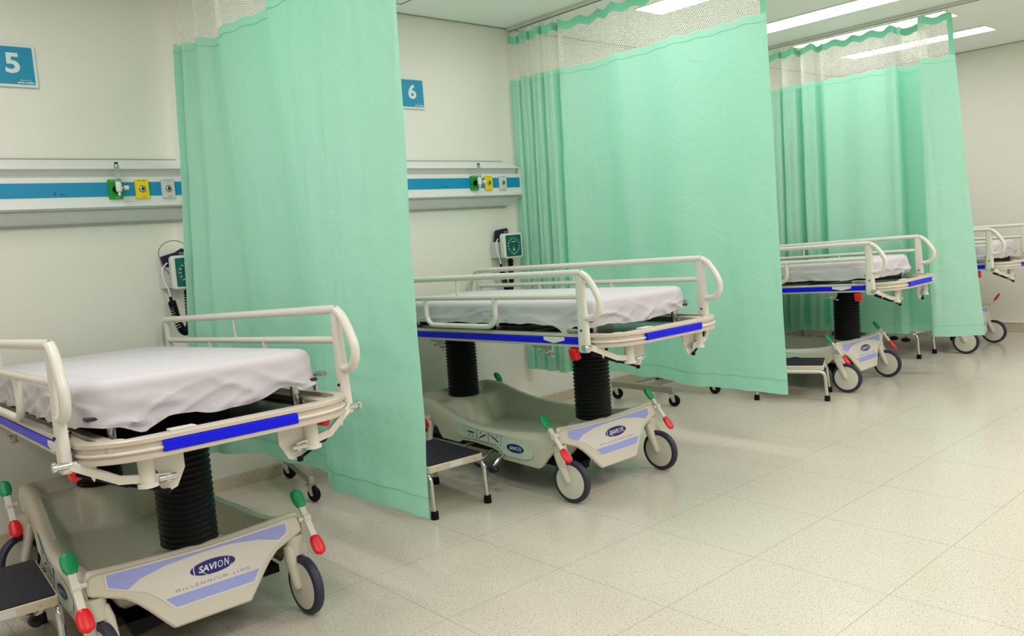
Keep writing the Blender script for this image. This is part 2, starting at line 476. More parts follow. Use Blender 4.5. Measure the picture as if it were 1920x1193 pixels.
def make_stretcher():
    t = thing('hospital_stretcher', '', 'stretcher', (0,0,0), 0, 'hospital stretchers along the wall')
    # ---- base
    sh = obj('base_shell', base_shell(), 'shell_plastic', t, smooth=50)
    fp = MB().prism(PANEL, lambda x, z: (x, yf(z), z), lambda x, z: (x, yf(z)+.022, z))
    pan = obj('end_panel', fp, 'shell_plastic', t, smooth=30, bevel=.009)
    D = lambda k: (lambda x, z: (x, yf(z)-k, z))
    sc = lambda poly, k, c: [(c[0]+(x-c[0])*k, c[1]+(z-c[1])*k) for x, z in poly]
    bg = [(-.286,.322),(-.288,.283),(-.232,.259),(-.185,.243),(-.145,.208),(-.108,.166),(.143,.166),(.175,.206),(.215,.243),(.25,.262),(.288,.282),(.29,.320),(.14,.3175),(0,.315),(-.14,.319)]
    obj('decal_backing', MB().flat(bg, D(.0012)), 'decal_white', pan, smooth=0)
    band = [(-.28,.319),(-.281,.285),(-.23,.264),(-.191,.283),(-.113,.298),(.002,.304),(.092,.303),(.185,.29),(.249,.271),(.281,.286),(.284,.315),(.14,.3125),(.0,.310),(-.14,.314)]
    lo = [(-.132,.204),(.166,.204),(.141,.173),(-.105,.173)]
    dm = MB().flat(band, D(.002)).flat(lo, D(.002))
    obj('decal_band', dm, 'lavender', pan, smooth=0)
    ov = MB().flat(ellipse(.024,.256,.072,.0215), D(.0024))
    obj('logo_oval', ov, 'logo_navy', pan, smooth=0)
    lg = MB(); letters(lg, 'SAVI', .05, D(.003), .007, .2555, width=.060, height=.0195, shear=.25, bold=.0014)
    letters(lg, 'O', .05, D(.003), .047, .2555, width=.017, height=.02, shear=.25)
    letters(lg, 'N', .05, D(.003), .068, .257, width=.019, height=.023, shear=.3, bold=.0006)
    pts = [(-.0325+.006*cos(a), .2555+.017*sin(a)) for a in (pi*.6+i*pi*.8/8 for i in range(9))]
    lg.add([D(.003)(x, z) for x, z in pts] + [D(.003)(x+.003, z) for x, z in pts], [(i, i+1, 10+i, 9+i) for i in range(8)])
    pts = [(.085-.10*t, .249-.024*sin(pi*t)+.0*t) for t in (i/12 for i in range(13))]
    lg.add([D(.003)(x, z) for x, z in pts] + [D(.003)(x, z-.002) for x, z in pts], [(i, i+1, 14+i, 13+i) for i in range(12)])
    obj('logo_lettering', lg, 'logo_white', pan, smooth=0)
    ml = MB(); letters(ml, 'MILLENNIUM LINE', .02, D(.003), .018, .217, width=.235, height=.0085, space=1.5)
    obj('line_lettering', ml, 'letter_lavender', pan, smooth=0)
    # side decals
    for s in (-1, 1):
        F = lambda k: (lambda y, z: (s*(.3405*fx(y)+k), y, z))
        dec = [(.86,.264),(.725,.262),(.60,.2555),(.412,.2555),(.297,.253),(.216,.238),(.177,.207),(.196,.174),(.252,.158),(.38,.160),(.425,.185),(.455,.198),(.638,.199),(.80,.194),(.825,.225)]
        de = obj('side_decal', MB().flat(dec, F(.0005)), 'decal_side', sh, smooth=0)
        bx = MB(); ik = MB(); ib = MB()
        for k, (a, b) in enumerate(((.728,.622),(.610,.517),(.506,.416))):
            bx.flat(rrect(b, a, .204, .254, .008), F(.0011))
            ib.add([F(.0009)(y, z) for y, z in rrect(b-.002, a+.002, .202, .256, .009)], [tuple(range(24))])
            c = (a+b)/2
            if k == 0:
                ik.flat([(c-.035,.238),(c+.022,.238),(c+.022,.230),(c-.035,.230)], F(.0018)); ik.flat(ellipse(c+.034,.235,.005,.005,12), F(.0018))
                for q in (-.02,.014): ib.flat(ellipse(c+q,.216,.007,.007,8), F(.0018))
            else:
                sg = 1 if k == 1 else -1
                p0 = (c+.026, .229-sg*.012); p1 = (c-.03, .229+sg*.012)
                dx, dz = p1[0]-p0[0], p1[1]-p0[1]; l_ = math.hypot(dx, dz); nx, nz = -dz/l_*.0035, dx/l_*.0035
                ik.flat([(p0[0]+nx,p0[1]+nz),(p1[0]+nx,p1[1]+nz),(p1[0]-nx,p1[1]-nz),(p0[0]-nx,p0[1]-nz)], F(.0018))
                ik.flat(ellipse(p0[0]+.01, p0[1]-sg*.003, .004, .004, 10), F(.0018))
                ib.flat(ellipse(c+(.015 if k == 1 else -.02), .243, .006, .006, 8), F(.0018))
        obj('pictogram_box', bx, 'decal_white', sh, smooth=0); obj('pictogram_symbols', ik, 'ink', sh, smooth=0); obj('pictogram_arrows', ib, 'ink_blue', sh, smooth=0)
        ov = MB().flat(ellipse(.31,.2045,.062,.0215,32), F(.0014)); obj('logo_oval', ov, 'logo_navy', sh, smooth=0)
        lg = MB(); G = lambda y, z: (s*(.3405*fx(y)+.002), y, z)
        H = (lambda a, z: G(.31-(a), z)) if s < 0 else (lambda a, z: G(.31+a, z))
        letters(lg, 'SAVI', .05, H, -.015, .205, width=.052, height=.018, shear=.25, bold=.0014)
        letters(lg, 'ON', .05, H, .030, .205, width=.034, height=.02, shear=.25)
        obj('logo_lettering', lg, 'logo_white', sh, smooth=0)
    uc = MB().box(-.27,.27,.06,1.2,.135,.162)
    uc.add([(-.24,.06,.162),(-.08,.06,.162),(-.10,.06,.10),(-.21,.06,.085),(-.24,.12,.162),(-.08,.12,.162),(-.10,.12,.10),(-.21,.12,.085)], [(0,1,2,3),(7,6,5,4),(0,4,5,1),(1,5,6,2),(2,6,7,3),(3,7,4,0)])
    obj('undercarriage', uc, 'black_rubber', t, smooth=0)
    for px, py, a in ((-.318,.025,.12),(.314,.025,.05),(-.285,1.12,-.95),(.268,1.12,-.15)):
        caster_parts(px, py, a, t)
    for px, py in ((-.362,.02),(.362,.02),(-.332,1.15),(.302,1.14)): lever(px, py, t)
    for s in (-1, 1):
        for y, z, xx in ((.40,.105,.41),(.50,.115,.41),(.70,.145,.39)):
            ar = MB().tube([(s*.29, y, .165), (s*.35, y, .16), (s*xx, y, z+.012)], .009, 8)
            a = obj('foot_pedal', ar, 'chrome', t)
            M0 = Matrix.Translation((s*xx, y, z)) @ Matrix.Diagonal((.7, 1.15, .6, 1)).to_4x4()
            obj('pedal_pad', MB().lathe([(0,-.032),(.02,-.026),(.031,-.012),(.034,0),(.031,.012),(.02,.026),(0,.032)], 20, M0), 'purple_rubber', a, smooth=60)
    # ---- lift columns
    for y, z0 in ((.105,.316),(1.13,.323)):
        prof = []
        n = 21; z1 = .712; st = (z1-z0)/n
        prof.append((.078, z0))
        for i in range(n):
            z = z0+i*st; prof += [(.081, z+.05*st), (.0885, z+.3*st), (.0885, z+.62*st), (.081, z+.92*st)]
        obj('lift_column', MB().lathe(prof, 36, Matrix.Translation((0, y, 0))), 'black_rubber', t, smooth=60)
    # ---- deck
    P = rimpath()
    rim = MB().sweep(P, [(-.032,.722),(-.002,.722),(0,.724),(0,.734),(-.008,.737),(-.008,.763),(0,.766),(0,.776),(-.003,.779),(-.032,.779)], closed=True)
    r_ = obj('deck_rim', rim, 'rim_metal', t, smooth=40)
    bead = MB().sweep(P, [(-.008,.742),(-.002,.743),(-.0005,.7465),(-.002,.750),(-.008,.751)], closed=True)
    obj('rim_bead', bead, 'enamel', r_, smooth=40)
    bp = [(-.009,.735),(.003,.735),(.006,.738),(.006,.761),(.003,.764),(-.009,.764)]
    obj('blue_bumper', MB().sweep([(-.205+.37*i/6, -.40) for i in range(7)], bp), 'blue_bumper', r_, smooth=30)
    obj('blue_bumper', MB().sweep([(.385, -.19+1.65*i/6) for i in range(7)], bp), 'blue_bumper', r_, smooth=30)
    obj('blue_bumper', MB().sweep([(-.385, 1.46-1.65*i/6) for i in range(7)], bp), 'blue_bumper', r_, smooth=30)
    for s in (-1, 1):
        pl = MB().prism([(-.10,.765),(.03,.765),(.03,.75),(-.035,.738),(-.10,.75)], lambda y, z: (s*.3915, y, z), lambda y, z: (s*.396, y, z))
        q = obj('name_plate', pl, 'enamel', r_, smooth=0); q['label'] = 'cream name plate clipped over the blue bumper'
    inner = MB().box(-.325,.325,-.350,-.317,.738,.775).box(-.325,-.292,-.345,1.5,.742,.773).box(.292,.325,-.345,1.5,.742,.773).box(-.36,.36,1.47,1.5,.74,.78).box(-.375,.375,.3,.34,.735,.765).box(-.375,.375,.95,.99,.735,.765)
    for x in (-.305, .305): inner.lathe([(.0,.780),(.026,.779),(.028,.775),(.028,.738)], 18, Matrix.Translation((x, -.333, 0)))
    inner.box(-.375,-.29,-.18,-.15,.735,.765).box(.29,.375,-.18,-.15,.735,.765)
    obj('inner_frame', inner, 'frame_metal', t, smooth=30, bevel=.004)
    obj('deck_plate', MB().box(-.315,.315,-.335,1.47,.752,.757), 'deck_laminate', t, smooth=0)
    tabs = MB().box(-.17,-.10,-.352,-.314,.775,.781)
    obj('frame_tab', tabs, 'enamel', t, smooth=0, bevel=.002)
    for x, y in ((-.27,-.165),(.27,-.165),(-.27,.5),(.27,.5),(-.27,1.2),(.27,1.2)):
        obj('platform_post', MB().tube([(x, y, .757), (x, y, .826)], .0125, 14), 'chrome', t)
    obj('mattress_platform', MB().box(-.337,.337,-.198,1.5,.822,.832), 'dark_board', t, smooth=0, bevel=.003)
    sk = MB().box(-.24,.24,.34,1.35,.785,.822)
    obj('backrest_tray', sk, 'dark_board', t, smooth=0, bevel=.004)
    for s in (-1, 1):
        if s > 0: hb = catmull([Vector(p) for p in ((.374,-.10,.765),(.374,-.10,.815),(.374,-.108,.832),(.374,-.13,.837),(.374,-.17,.837))], 4)
        else: hb = [Vector(p) for p in ((-.395,-.20,.793),(-.382,-.15,.793),(-.365,-.10,.790))]
        obj('pull_bar', MB().tube(hb, .009, 10), 'chrome', t)
    # ---- rails
    for s in (-1, 1):
        fr, mid, vert, ul, p0, p1 = rail_parts(s)
        ra = obj('side_rail', fr, 'enamel', t, smooth=60)
        obj('middle_bar', mid, 'enamel', ra, smooth=60); obj('rail_rod', vert, 'enamel', ra, smooth=60); obj('hanging_loop', ul, 'enamel', ra, smooth=60)
        for p in (p0, p1):
            obj('rail_post', p, 'enamel', ra, smooth=40)
        hl = MB().lathe([(.0045,-.0205),(.0045,.0205)], 10, Matrix.Translation((s*.405,-.237,.80)) @ Matrix.Rotation(pi/2, 4, 'Y'))
        obj('post_hole', hl, 'ink', ra, smooth=0)
        # linkage under the corner
        sl = MB().lathe([(.021,.73),(.021,.652),(.027,.65),(.027,.64),(.012,.636),(0,.636)], 20, Matrix.Translation((s*.235,-.325,0)))
        lk = obj('rail_linkage', sl, 'enamel', t)
        arm = MB()
        a0 = Vector((s*.40,-.262,.727)); a1 = Vector((s*.30,-.315,.672)); a2 = Vector((s*.185,-.335,.655))
        for k0, k1, w in ((a0, a1, .012), (a1, a2, .012)):
            d = (k1-k0); L = d.length; q = d.to_track_quat('X', 'Z').to_matrix().to_4x4()
            arm.box(-.006, L+.006, -.006, .006, -w, w, Matrix.Translation(k0) @ q)
        obj('link_arm', arm, 'enamel', lk, smooth=0, bevel=.003)
        pn = MB().tube([(s*.385,-.262,.729),(s*.436,-.262,.729)], .0095, 12).lathe([(0,.004),(.014,.004),(.014,-.004),(0,-.004)], 12, Matrix.Translation((s*.436,-.262,.729)) @ Matrix.Rotation(pi/2,4,'Y'))
        obj('hinge_pin', pn, 'chrome', lk)
        obj('hinge_pin', MB().tube([(s*.21,-.335,.655),(s*.165,-.335,.655)], .010, 12), 'chrome', lk)
        pl = MB().prism([(.235,.728),(.135,.728),(.135,.67),(.16,.622),(.19,.612),(.205,.632),(.2,.66)], lambda x, z: (s*x,-.318,z), lambda x, z: (s*x,-.313,z))
        obj('hinge_plate', pl, 'enamel', lk, smooth=0)
        gs = MB().tube([(s*.385,-.25,.700),(s*.28,-.305,.652)], .0075, 10).tube([(s*.28,-.305,.652),(s*.19,-.326,.618)], .0045, 8).lathe([(0,-.009),(.009,-.006),(.009,.006),(0,.009)], 10, Matrix.Translation((s*.19,-.328,.617)))
        obj('gas_spring', gs, 'black_rubber', lk)
        tb = MB().prism([(-.01,.735),(.012,.735),(.006,.70),(.001,.688),(-.004,.70)], lambda x, z: (s*(.355)+x,-.29,z-.012), lambda x, z: (s*(.355)+x,-.283,z-.012))
        obj('release_tab', tb, 'enamel', lk, smooth=0, bevel=.001)
        rg = MB().box(-.014,.014,-.022,.022,-.026,.026, Matrix.Translation((s*.372,-.135,.69)) @ Matrix.Rotation(s*.25,4,'Y'))
        q = obj('release_grip', rg, 'red_plastic', t, smooth=30, bevel=.006); q['label'] = 'red release grip under the corner of the deck'
        for yb in (.03, .86):
            br = MB().prism([(yb-.02,.724),(yb+.12,.724),(yb+.11,.71),(yb+.05,.705),(yb+.03,.675),(yb+.005,.672),(yb-.01,.69)], lambda y, z: (s*.365,y,z), lambda y, z: (s*.358,y,z))
            hb = obj('pole_socket', br, 'steel', t, smooth=0)
            for dy, dz, rr in ((.015,.69,.009),(.05,.69,.006),(-.02,.675,.006)):
                bo = MB().lathe([(rr,-.012),(rr,.012)], 12, Matrix.Translation((s*.37,yb+dy,dz)) @ Matrix.Rotation(pi/2,4,'Y'))
                obj('socket_bolt', bo, 'chrome', hb)
    ub = MB().box(-.09,.09,.04,1.24,.70,.724)
    obj('column_carrier', ub, 'frame_metal', t, smooth=0, bevel=.004)
    return t

DECK = ('deck_rim','inner_frame','frame_tab','platform_post','deck_plate','mattress_platform','backrest_tray','pull_bar','side_rail','rail_linkage','release_grip','pole_socket','column_carrier')
def stem(o): return o.name.split('.')[0]

def mattress(deckM, label, seed, hem, top=.922, flap=None):
    t = thing('mattress', label, 'mattress', (0,0,0), 0, 'sheet covered mattresses on the stretchers')
    t.matrix_world = deckM
    hw, y0, y1 = .345, -.205, 1.46
    rc = .085
    per = []
    # perimeter clockwise points with arc length
    base = []
    nE, nC = 26, 8
    for cx, cy, a0 in ((hw-rc, y0+rc, -pi/2), (hw-rc, y1-rc, 0), (-hw+rc, y1-rc, pi/2), (-hw+rc, y0+rc, pi)):
        base.append([(cx+rc*cos(a0+pi/2*i/nC), cy+rc*sin(a0+pi/2*i/nC), cos(a0+pi/2*i/nC), sin(a0+pi/2*i/nC)) for i in range(nC+1)])
    for k in range(4):
        per += base[k]
        a = base[k][-1]; b = base[(k+1) % 4][0]
        n = 60 if k % 2 == 0 else 40
        per += [(a[0]+(b[0]-a[0])*i/n, a[1]+(b[1]-a[1])*i/n, a[2], a[3]) for i in range(1, n)]
    rows = []
    def nz(x, y, z, f): return noise.noise(Vector((x*f+seed*7.3, y*f-seed*3.1, z*f*.45)))
    NV = 14
    for x, y, nx, ny in per:
        h = hem(x, y)+.010*nz(x, y, 0, 9)+.004*nz(x, y, 3, 24)
        r = []
        for j in range(NV+1):
            v = j/NV; z = h+(top-.028-h)*v
            rg = 1-abs(nz(x*1.0+z*1.6, y+z*1.9, z*.3, 5.5))*2.2; rg2 = 1-abs(nz(x*1.0-z*2.2, y-z*1.4, 5+z*.3, 6.5))*2.4
            wr = (.012*max(0, rg)**4+.010*max(0, rg2)**4+.008*nz(x, y, z, 9))*(1-v**2*.9)+.006*(1-v)
            r.append((x+nx*wr, y+ny*wr, z))
        for a in range(1, 6):
            q = pi/2*a/5; d = .028*(1-cos(q)); r.append((x-nx*d*1.3, y-ny*d*1.3, top-.028+.028*sin(q)))
        cx, cy = 0, (y0+y1)/2
        for k in (.12, .25, .4, .6, .8):
            px = x-nx*.036; py = y-ny*.036
            xx = px+(cx-px)*k; yy = py+(max(y0+.3, min(y1-.3, py))-py)*k
            r.append((xx, yy, top+.006*sm(0, .4, k)+.003*nz(xx, yy, 1, 6)))
        rows.append(r)
    # fold under the hem
    m = MB()
    rows = [[(x[0][0]*.94, x[0][1]*1.0+(.02 if x[0][1] < .5 else -.02), max(.834, x[0][2]+.012)), (x[0][0]*.985, x[0][1], x[0][2]+.002)] + x for x in rows]
    rows.append(rows[0]); m.grid(rows)
    n = len(rows[0])
    m.f.append(tuple(i*n+n-1 for i in range(len(rows)-1)))
    o = obj('sheet', m, 'sheet', t, smooth=70)
    if flap:
        f = MB()
        for p in flap: f.add(p, [tuple(range(len(p)))] if len(p) < 5 else [(0,1,2),(0,2,3),(0,3,4)])
        f2 = obj('sheet_corner', f, 'sheet', t, smooth=70, fix=False); s2 = f2.modifiers.new('Solidify', 'SOLIDIFY'); s2.thickness = .004
    core = MB().prism(rrect(-hw+.03, hw-.03, y0+.04, y1-.04, .05), lambda a, b: (a, b, .8335), lambda a, b: (a, b, .90))
    obj('foam_core', core, 'dark_board', t, smooth=0)
    return t

proto = make_stretcher()
# base pose (x, y, angle), deck pose (dx, dy, angle offset, tilt, dz)
BEDS = [
 ((-.62,-1.650,-.014), (.017,.004,-.026,.055,-.022), 'nearest stretcher, left of the first green curtain under sign 5'),
 ((1.365,-1.60,-.012), (.016,-.02,-.018,.022,.002), 'whole stretcher between the near and middle curtains, under sign 6'),
 ((4.10,-1.53,.012), (.072,.02,.012,.03,-.046), 'stretcher half hidden between the middle and the far curtain'),
 ((5.90,-1.64,.0), (.045,-.0,0,.02,-.05), 'farthest stretcher, cut by the right edge past the far curtain')]
beds = []; deckMs = []
for i, (bp, dp, lab) in enumerate(BEDS):
    o = proto if i == 0 else copy_tree(proto)
    o.location = (bp[0], bp[1], 0); o.rotation_euler = (0, 0, bp[2]); o['label'] = lab
    dM = Matrix.Translation((dp[0], dp[1], dp[4])) @ Matrix.Rotation(dp[2], 4, 'Z') @ Matrix.Rotation(-dp[3], 4, 'X')
    # pivot of the tilt at deck height
    dM = Matrix.Translation((0,0,.75)) @ dM @ Matrix.Translation((0,0,-.75))
    beds.append((o, dM))
    deckMs.append(Matrix.Translation((bp[0], bp[1], 0)) @ Matrix.Rotation(bp[2], 4, 'Z') @ dM)
for o, dM in beds:
    for c in o.children:
        if stem(c) in DECK: c.matrix_basis = dM
# the last stretcher has its right brake lever thrown the other way
lv = [c for c in beds[3][0].children if stem(c) == 'brake_lever']
old = lv[1]
for g in list(old.children): bpy.data.objects.remove(g)
bpy.data.objects.remove(old)
lever(.362, .02, beds[3][0], 1)

tri = lambda x, c, w: max(0, 1-abs(x-c)/w)
hemA = lambda x, y: (.800-.030*tri(x, -.20, .07)-.012*sm(-.15, .05, x)+.030*sm(.08, .22, x)-.02*tri(x, .285, .05)) if y < -.15 else .80
hemB = lambda x, y: (.800-.012*tri(x, .0, .15)+.012*sm(.1, .3, x)) if y < -.15 else .812-.045*tri(y, -.06, .07)*(1 if x < 0 else 0)
hemC = lambda x, y: .806-.010*tri(x, 0, .2)
mattress(deckMs[0], 'white sheeted mattress on the nearest stretcher, under sign 5', 1, hemA, .926)
mattress(deckMs[1], 'white sheeted mattress on the whole stretcher between the near and middle curtains', 2, hemB, .920)
mattress(deckMs[2], 'white sheeted mattress between the middle and the far curtain', 3, hemC, .925)
mattress(deckMs[3], 'white sheeted mattress at the right edge, past the far curtain', 4, hemC, .93)

# ------------------------------------------------------------------ step stools
def make_stool():
    t = thing('step_stool', '', 'step stool', (0,0,0), 0, 'step stools beside the stretchers')
    W, D_, Z = .15, .205, .236
    ap = MB().prism(rrect(-W, W, -D_, D_, .012, 3), lambda x, y: (x, y, Z-.036), lambda x, y: (x, y, Z-.004))
    fr = obj('step_frame', ap, 'step_frame', t, smooth=30, bevel=.003)
    obj('rubber_mat', MB().prism(rrect(-W+.006, W-.006, -D_+.006, D_-.006, .01, 3), lambda x, y: (x, y, Z-.004), lambda x, y: (x, y, Z+.001)), 'step_rubber', t, smooth=0)
    bt = MB()
    for x in (-.1, .1):
        for s in (-1, 1): bt.lathe([(.004,-.002),(.004,.002)], 10, Matrix.Translation((x, s*D_, Z-.02)) @ Matrix.Rotation(pi/2, 4, 'X'))
    obj('frame_rivet', bt, 'steel', fr)
    lp = MB().box(-.035,.035,-D_-.0012,-D_,Z-.03,Z-.01); obj('maker_plate', lp, 'sign_white', fr, smooth=0)
    for x in (-.145, .145):
        U = [(x, -.222, .02), (x, -.215, .10), (x, -.212, .155), (x, -.205, .178), (x, -.187, .190), (x, -.15, .191), (x, 0, .191), (x, .15, .191), (x, .187, .190), (x, .205, .178), (x, .212, .155), (x, .215, .10), (x, .222, .02)]
        lg = obj('leg_hoop', MB().tube(catmull([Vector(p) for p in U], 4), .0115, 12), 'chrome', t, smooth=60)
        for s in (-1, 1):
            obj('rubber_foot', MB().lathe([(.018,0),(.0185,.004),(.017,.03),(.0155,.036),(.012,.037)], 16, Matrix.Translation((x, s*.222, 0))), 'black_rubber', lg, smooth=40)
    return t
st0 = make_stool()
for i, (x, y, a, lab) in enumerate((
    (.69, -1.075, -.07, 'step stool with black rubber top standing past the edge of the near curtain'),
    (-1.125, -1.22, -.06, 'step stool cut by the left edge, beside the nearest stretcher'),
    (3.53, -1.318, .43, 'low step stool right of the middle curtain edge'),
    (5.375, -1.235, -.02, 'step stool whose legs show below the far curtain'))):
    o = st0 if i == 0 else copy_tree(st0)
    o.location = (x, y, 0); o.rotation_euler = (0, 0, a); o['label'] = lab

# ------------------------------------------------------------------ overbed tables (base shows below the curtains)
def make_table():
    t = thing('overbed_table', '', 'overbed table', (0,0,0), 0, 'overbed tables behind the curtains')
    for s in (-1, 1):
        b = obj('base_bar', MB().box(s*.235-.014, s*.235+.014, -.27, .27, .088, .128), 'steel', t, smooth=0, bevel=.003)
    obj('cross_bar', MB().box(-.235,.235,-.018,.018,.09,.125).box(-.235,.235,.14,.155,.10,.115), 'steel', t, smooth=0, bevel=.002)
    obj('column', MB().box(-.02,.02,-.02,.02,.12,.80).box(-.014,.014,-.014,.014,.76,.9), 'steel', t, smooth=0, bevel=.003)
    obj('table_top', MB().prism(rrect(-.2,.2,-.32,.32,.04), lambda x, y: (x, y, .9), lambda x, y: (x, y, .925)), 'table_top', t, smooth=30)
    for x, y, a in ((-.235,-.25,.5),(.235,-.25,.3),(-.235,.25,.7),(.235,.25,-.4)):
        R = Matrix.Translation((x, y, 0)) @ Matrix.Rotation(a, 4, 'Z')
        f = MB().box(-.02,.02,-.02,.02,.08,.088,R)
        for s in (-1, 1): f.add([R @ Vector(p) for p in ((s*.016,-.018,.082),(s*.016,.018,.082),(s*.016,-.006,.03),(s*.016,-.024,.03),(s*.013,-.018,.082),(s*.013,.018,.082),(s*.013,-.006,.03),(s*.013,-.024,.03))], [(0,1,2,3),(7,6,5,4),(0,4,5,1),(1,5,6,2),(2,6,7,3),(3,7,4,0)])
        c = obj('caster', f, 'chrome', t, smooth=0)
        Wm = R @ Matrix.Translation((0,-.016,.0385)) @ Matrix.Rotation(pi/2, 4, 'Y')
        obj('tyre', MB().lathe([(.024,-.011),(.034,-.011),(.038,-.006),(.0385,0),(.038,.006),(.034,.011),(.024,.011)], 24, Wm), 'black_rubber', c, smooth=40)
        obj('wheel_disc', MB().lathe([(0,-.0115),(.008,-.0115),(.01,-.009),(.024,-.009),(.024,.009),(.01,.009),(.008,.0115),(0,.0115)], 24, Wm), 'grey_rubber', c, smooth=40)
    return t
tb0 = make_table()
for i, (x, y, a, lab) in enumerate((
    (3.105, -.555, .0, 'steel overbed table base on small castors under the middle curtain'),
    (.60, -.385, -.233, 'steel overbed table base on small castors under the near curtain'),
    (5.17, -.50, .0, 'steel overbed table frame glimpsed under the far curtain'))):
    o = tb0 if i == 0 else copy_tree(tb0)
    o.location = (x, y, 0); o.rotation_euler = (0, 0, a); o['label'] = lab

# ------------------------------------------------------------------ curtains
def make_curtain(xr, bottom, topp, zb, label, raillabel, seed, yend):
    rail = thing('curtain_rail', raillabel, 'curtain rail', (xr, 0, ZC), 0, 'ceiling curtain rails')
    obj('track', MB().box(-.018,.018,yend-.25,-.005,-.022,-.0005), 'light_frame', rail, smooth=0, bevel=.002)
    obj('slot', MB().box(-.005,.005,yend-.24,-.01,-.0235,-.0215), 'ink', rail, smooth=0)
    t = thing('privacy_curtain', label, 'curtain', (xr, 0, 0), 0, 'green privacy curtains')
    per = 14
    B = catmull([Vector((x-xr, y)) for x, y in bottom], per); T = catmull([Vector((x-xr, y)) for x, y in topp], per)
    # resample both at the same count by index
    n = len(B)
    assert len(T) == n, (len(T), n)
    arc = [0]
    for i in range(1, n): arc.append(arc[-1]+(T[i]-T[i-1]).length)
    Z0, ZF, ZH, ZT = zb, 2.245, 2.484, 2.535
    # hooks every ~0.14 m of cloth, heading sags between them
    hp = .15
    def sag(i): return .022*(sin(pi*arc[i]/hp))**2
    def pt(i, z):
        u = max(0, min(1, (ZT-z)/(ZT-Z0)))
        w = u**1.15
        p = T[i]*(1-w)+B[i]*w
        d = .006*noise.noise(Vector((i*.13+seed*9, z*2.2, seed)))+.004*noise.noise(Vector((i*.3-seed, z*6, 4)))
        return (p.x+d*sm(0, .3, u), p.y, z-sag(i)*(1-sm(0, .22, u)*.85))
    zs = [Z0+(ZF-Z0)*k/46 for k in range(47)]
    def sheet(name, zs_, material, i0=0, i1=n, uv=False):
        m = MB().grid([[pt(i, z) for i in range(i0, i1)] for z in zs_])
        o = obj(name, m, material, t, smooth=60, fix=False)
        if uv:
            L = o.data.uv_layers.new(name='UVMap'); w = i1-i0
            co = [(arc[i0+k % w], zs_[k//w]) for k in range(len(m.v))]
            for lp in o.data.loops: L.data[lp.index].uv = co[lp.vertex_index]
        return o
    e = max(2, int(.028/max(1e-4, arc[-1]-arc[-2])))
    fab = sheet('fabric_panel', zs, 'curtain_fabric')
    # sewn seams: a fold line below the net and one above the hem
    for nm, z, dz in (('top_seam', ZF-.04, .003), ('hem_seam', Z0+.075, .003)):
        r = [[(p[0]-.0022, p[1]-.0006, p[2]) for p in (pt(i, z+k*dz) for i in range(n))] for k in (-.5, .5)]
        obj(nm, MB().grid(r), 'heading_green', fab, smooth=60, fix=False)
    sheet('net_panel', [ZF+(ZH-ZF)*k/8 for k in range(9)], 'net', 0, n-e, True)
    sheet('heading_band', [ZH, ZH+.02, ZT], 'heading_green')
    # green side hems running up the net
    sheet('edge_hem', [ZF+(ZH-ZF)*k/8 for k in range(9)], 'heading_green', n-1-e, n)
    k = 0
    s = 0
    while s < arc[-1]:
        i = min(range(n), key=lambda q: abs(arc[q]-s)); p = pt(i, ZT)
        h = MB().tube([(p[0], p[1], ZT-.018), (p[0]-.006, p[1], ZT-.012), (p[0]-.006, p[1], ZT+.004), (0, p[1], ZT+.018), (0, p[1], ZC-.0225)], .0028, 6)
        obj('hook', h, 'hook_white', t); s += hp
    return t
def pleats(x, y0, p, n, amp, seed):
    r = random.Random(seed); out = []
    for k in range(n):
        y = y0-p*(k+.45)+p*r.uniform(-.08, .08); a = amp*r.uniform(.75, 1.15)
        out += [(x-a*.85, y+p*.36), (x-a, y), (x-a*.85, y-p*.36), (x+a, y-p*.40), (x+a*.95, y-p*.58)]
    return out
c1b = [(-.075,-.14),(-.02,-.15),(-.045,-.18),(.02,-.215),(.02,-.28),(.085,-.34),(.145,-.44),(.150,-.55),(.139,-.70),(.165,-.82),(.178,-.93),(.163,-1.06),(.080,-1.20),(.052,-1.29),(.060,-1.42),(.074,-1.64),(.088,-1.885)]
c1t = [(.055,-.14),(.12,-.15),(.08,-.18),(.14,-.23),(.10,-.30),(.155,-.37),(.16,-.44),(.105,-.51),(.115,-.65),(.14,-.78),(.16,-.90),(.10,-1.0),(.115,-1.16),(.13,-1.34),(.12,-1.52),(.13,-1.70),(.13,-1.885)]
make_curtain(.13, c1b, c1t, .258, 'nearest green hospital curtain, between sign 5 and sign 6', 'ceiling track above the nearest green curtain', 1, -1.95)
p2 = pleats(2.335, -.02, .105, 4, .068, 7)
c2b = p2+[(2.29,-.47),(2.40,-.60),(2.45,-.76),(2.38,-.94),(2.40,-1.10),(2.29,-1.37),(2.315,-1.60),(2.31,-1.80),(2.314,-1.985)]
p2t = pleats(2.345, -.02, .108, 4, .048, 7)
c2t = p2t+[(2.32,-.50),(2.37,-.64),(2.375,-.78),(2.33,-.95),(2.37,-1.10),(2.325,-1.34),(2.355,-1.58),(2.33,-1.78),(2.347,-1.92)]
make_curtain(2.347, c2b, c2t, .30, 'middle green hospital curtain, right of sign 6', 'ceiling track above the middle green curtain', 2, -2.0)
p3 = pleats(4.76, -.02, .155, 6, .08, 11)
c3b = p3+[(4.70,-1.0),(4.74,-1.12),(4.68,-1.30),(4.70,-1.46),(4.70,-1.56),(4.74,-1.585),(4.87,-1.565),(4.895,-1.66),(4.87,-1.775),(4.64,-1.785),(4.66,-1.87),(4.80,-2.085)]
c3t = pleats(4.77, -.02, .15, 6, .045, 11)+[(4.74,-.98),(4.79,-1.10),(4.75,-1.28),(4.77,-1.42),(4.73,-1.51),(4.76,-1.535),(4.87,-1.52),(4.895,-1.60),(4.87,-1.70),(4.69,-1.71),(4.70,-1.78),(4.77,-1.91)]
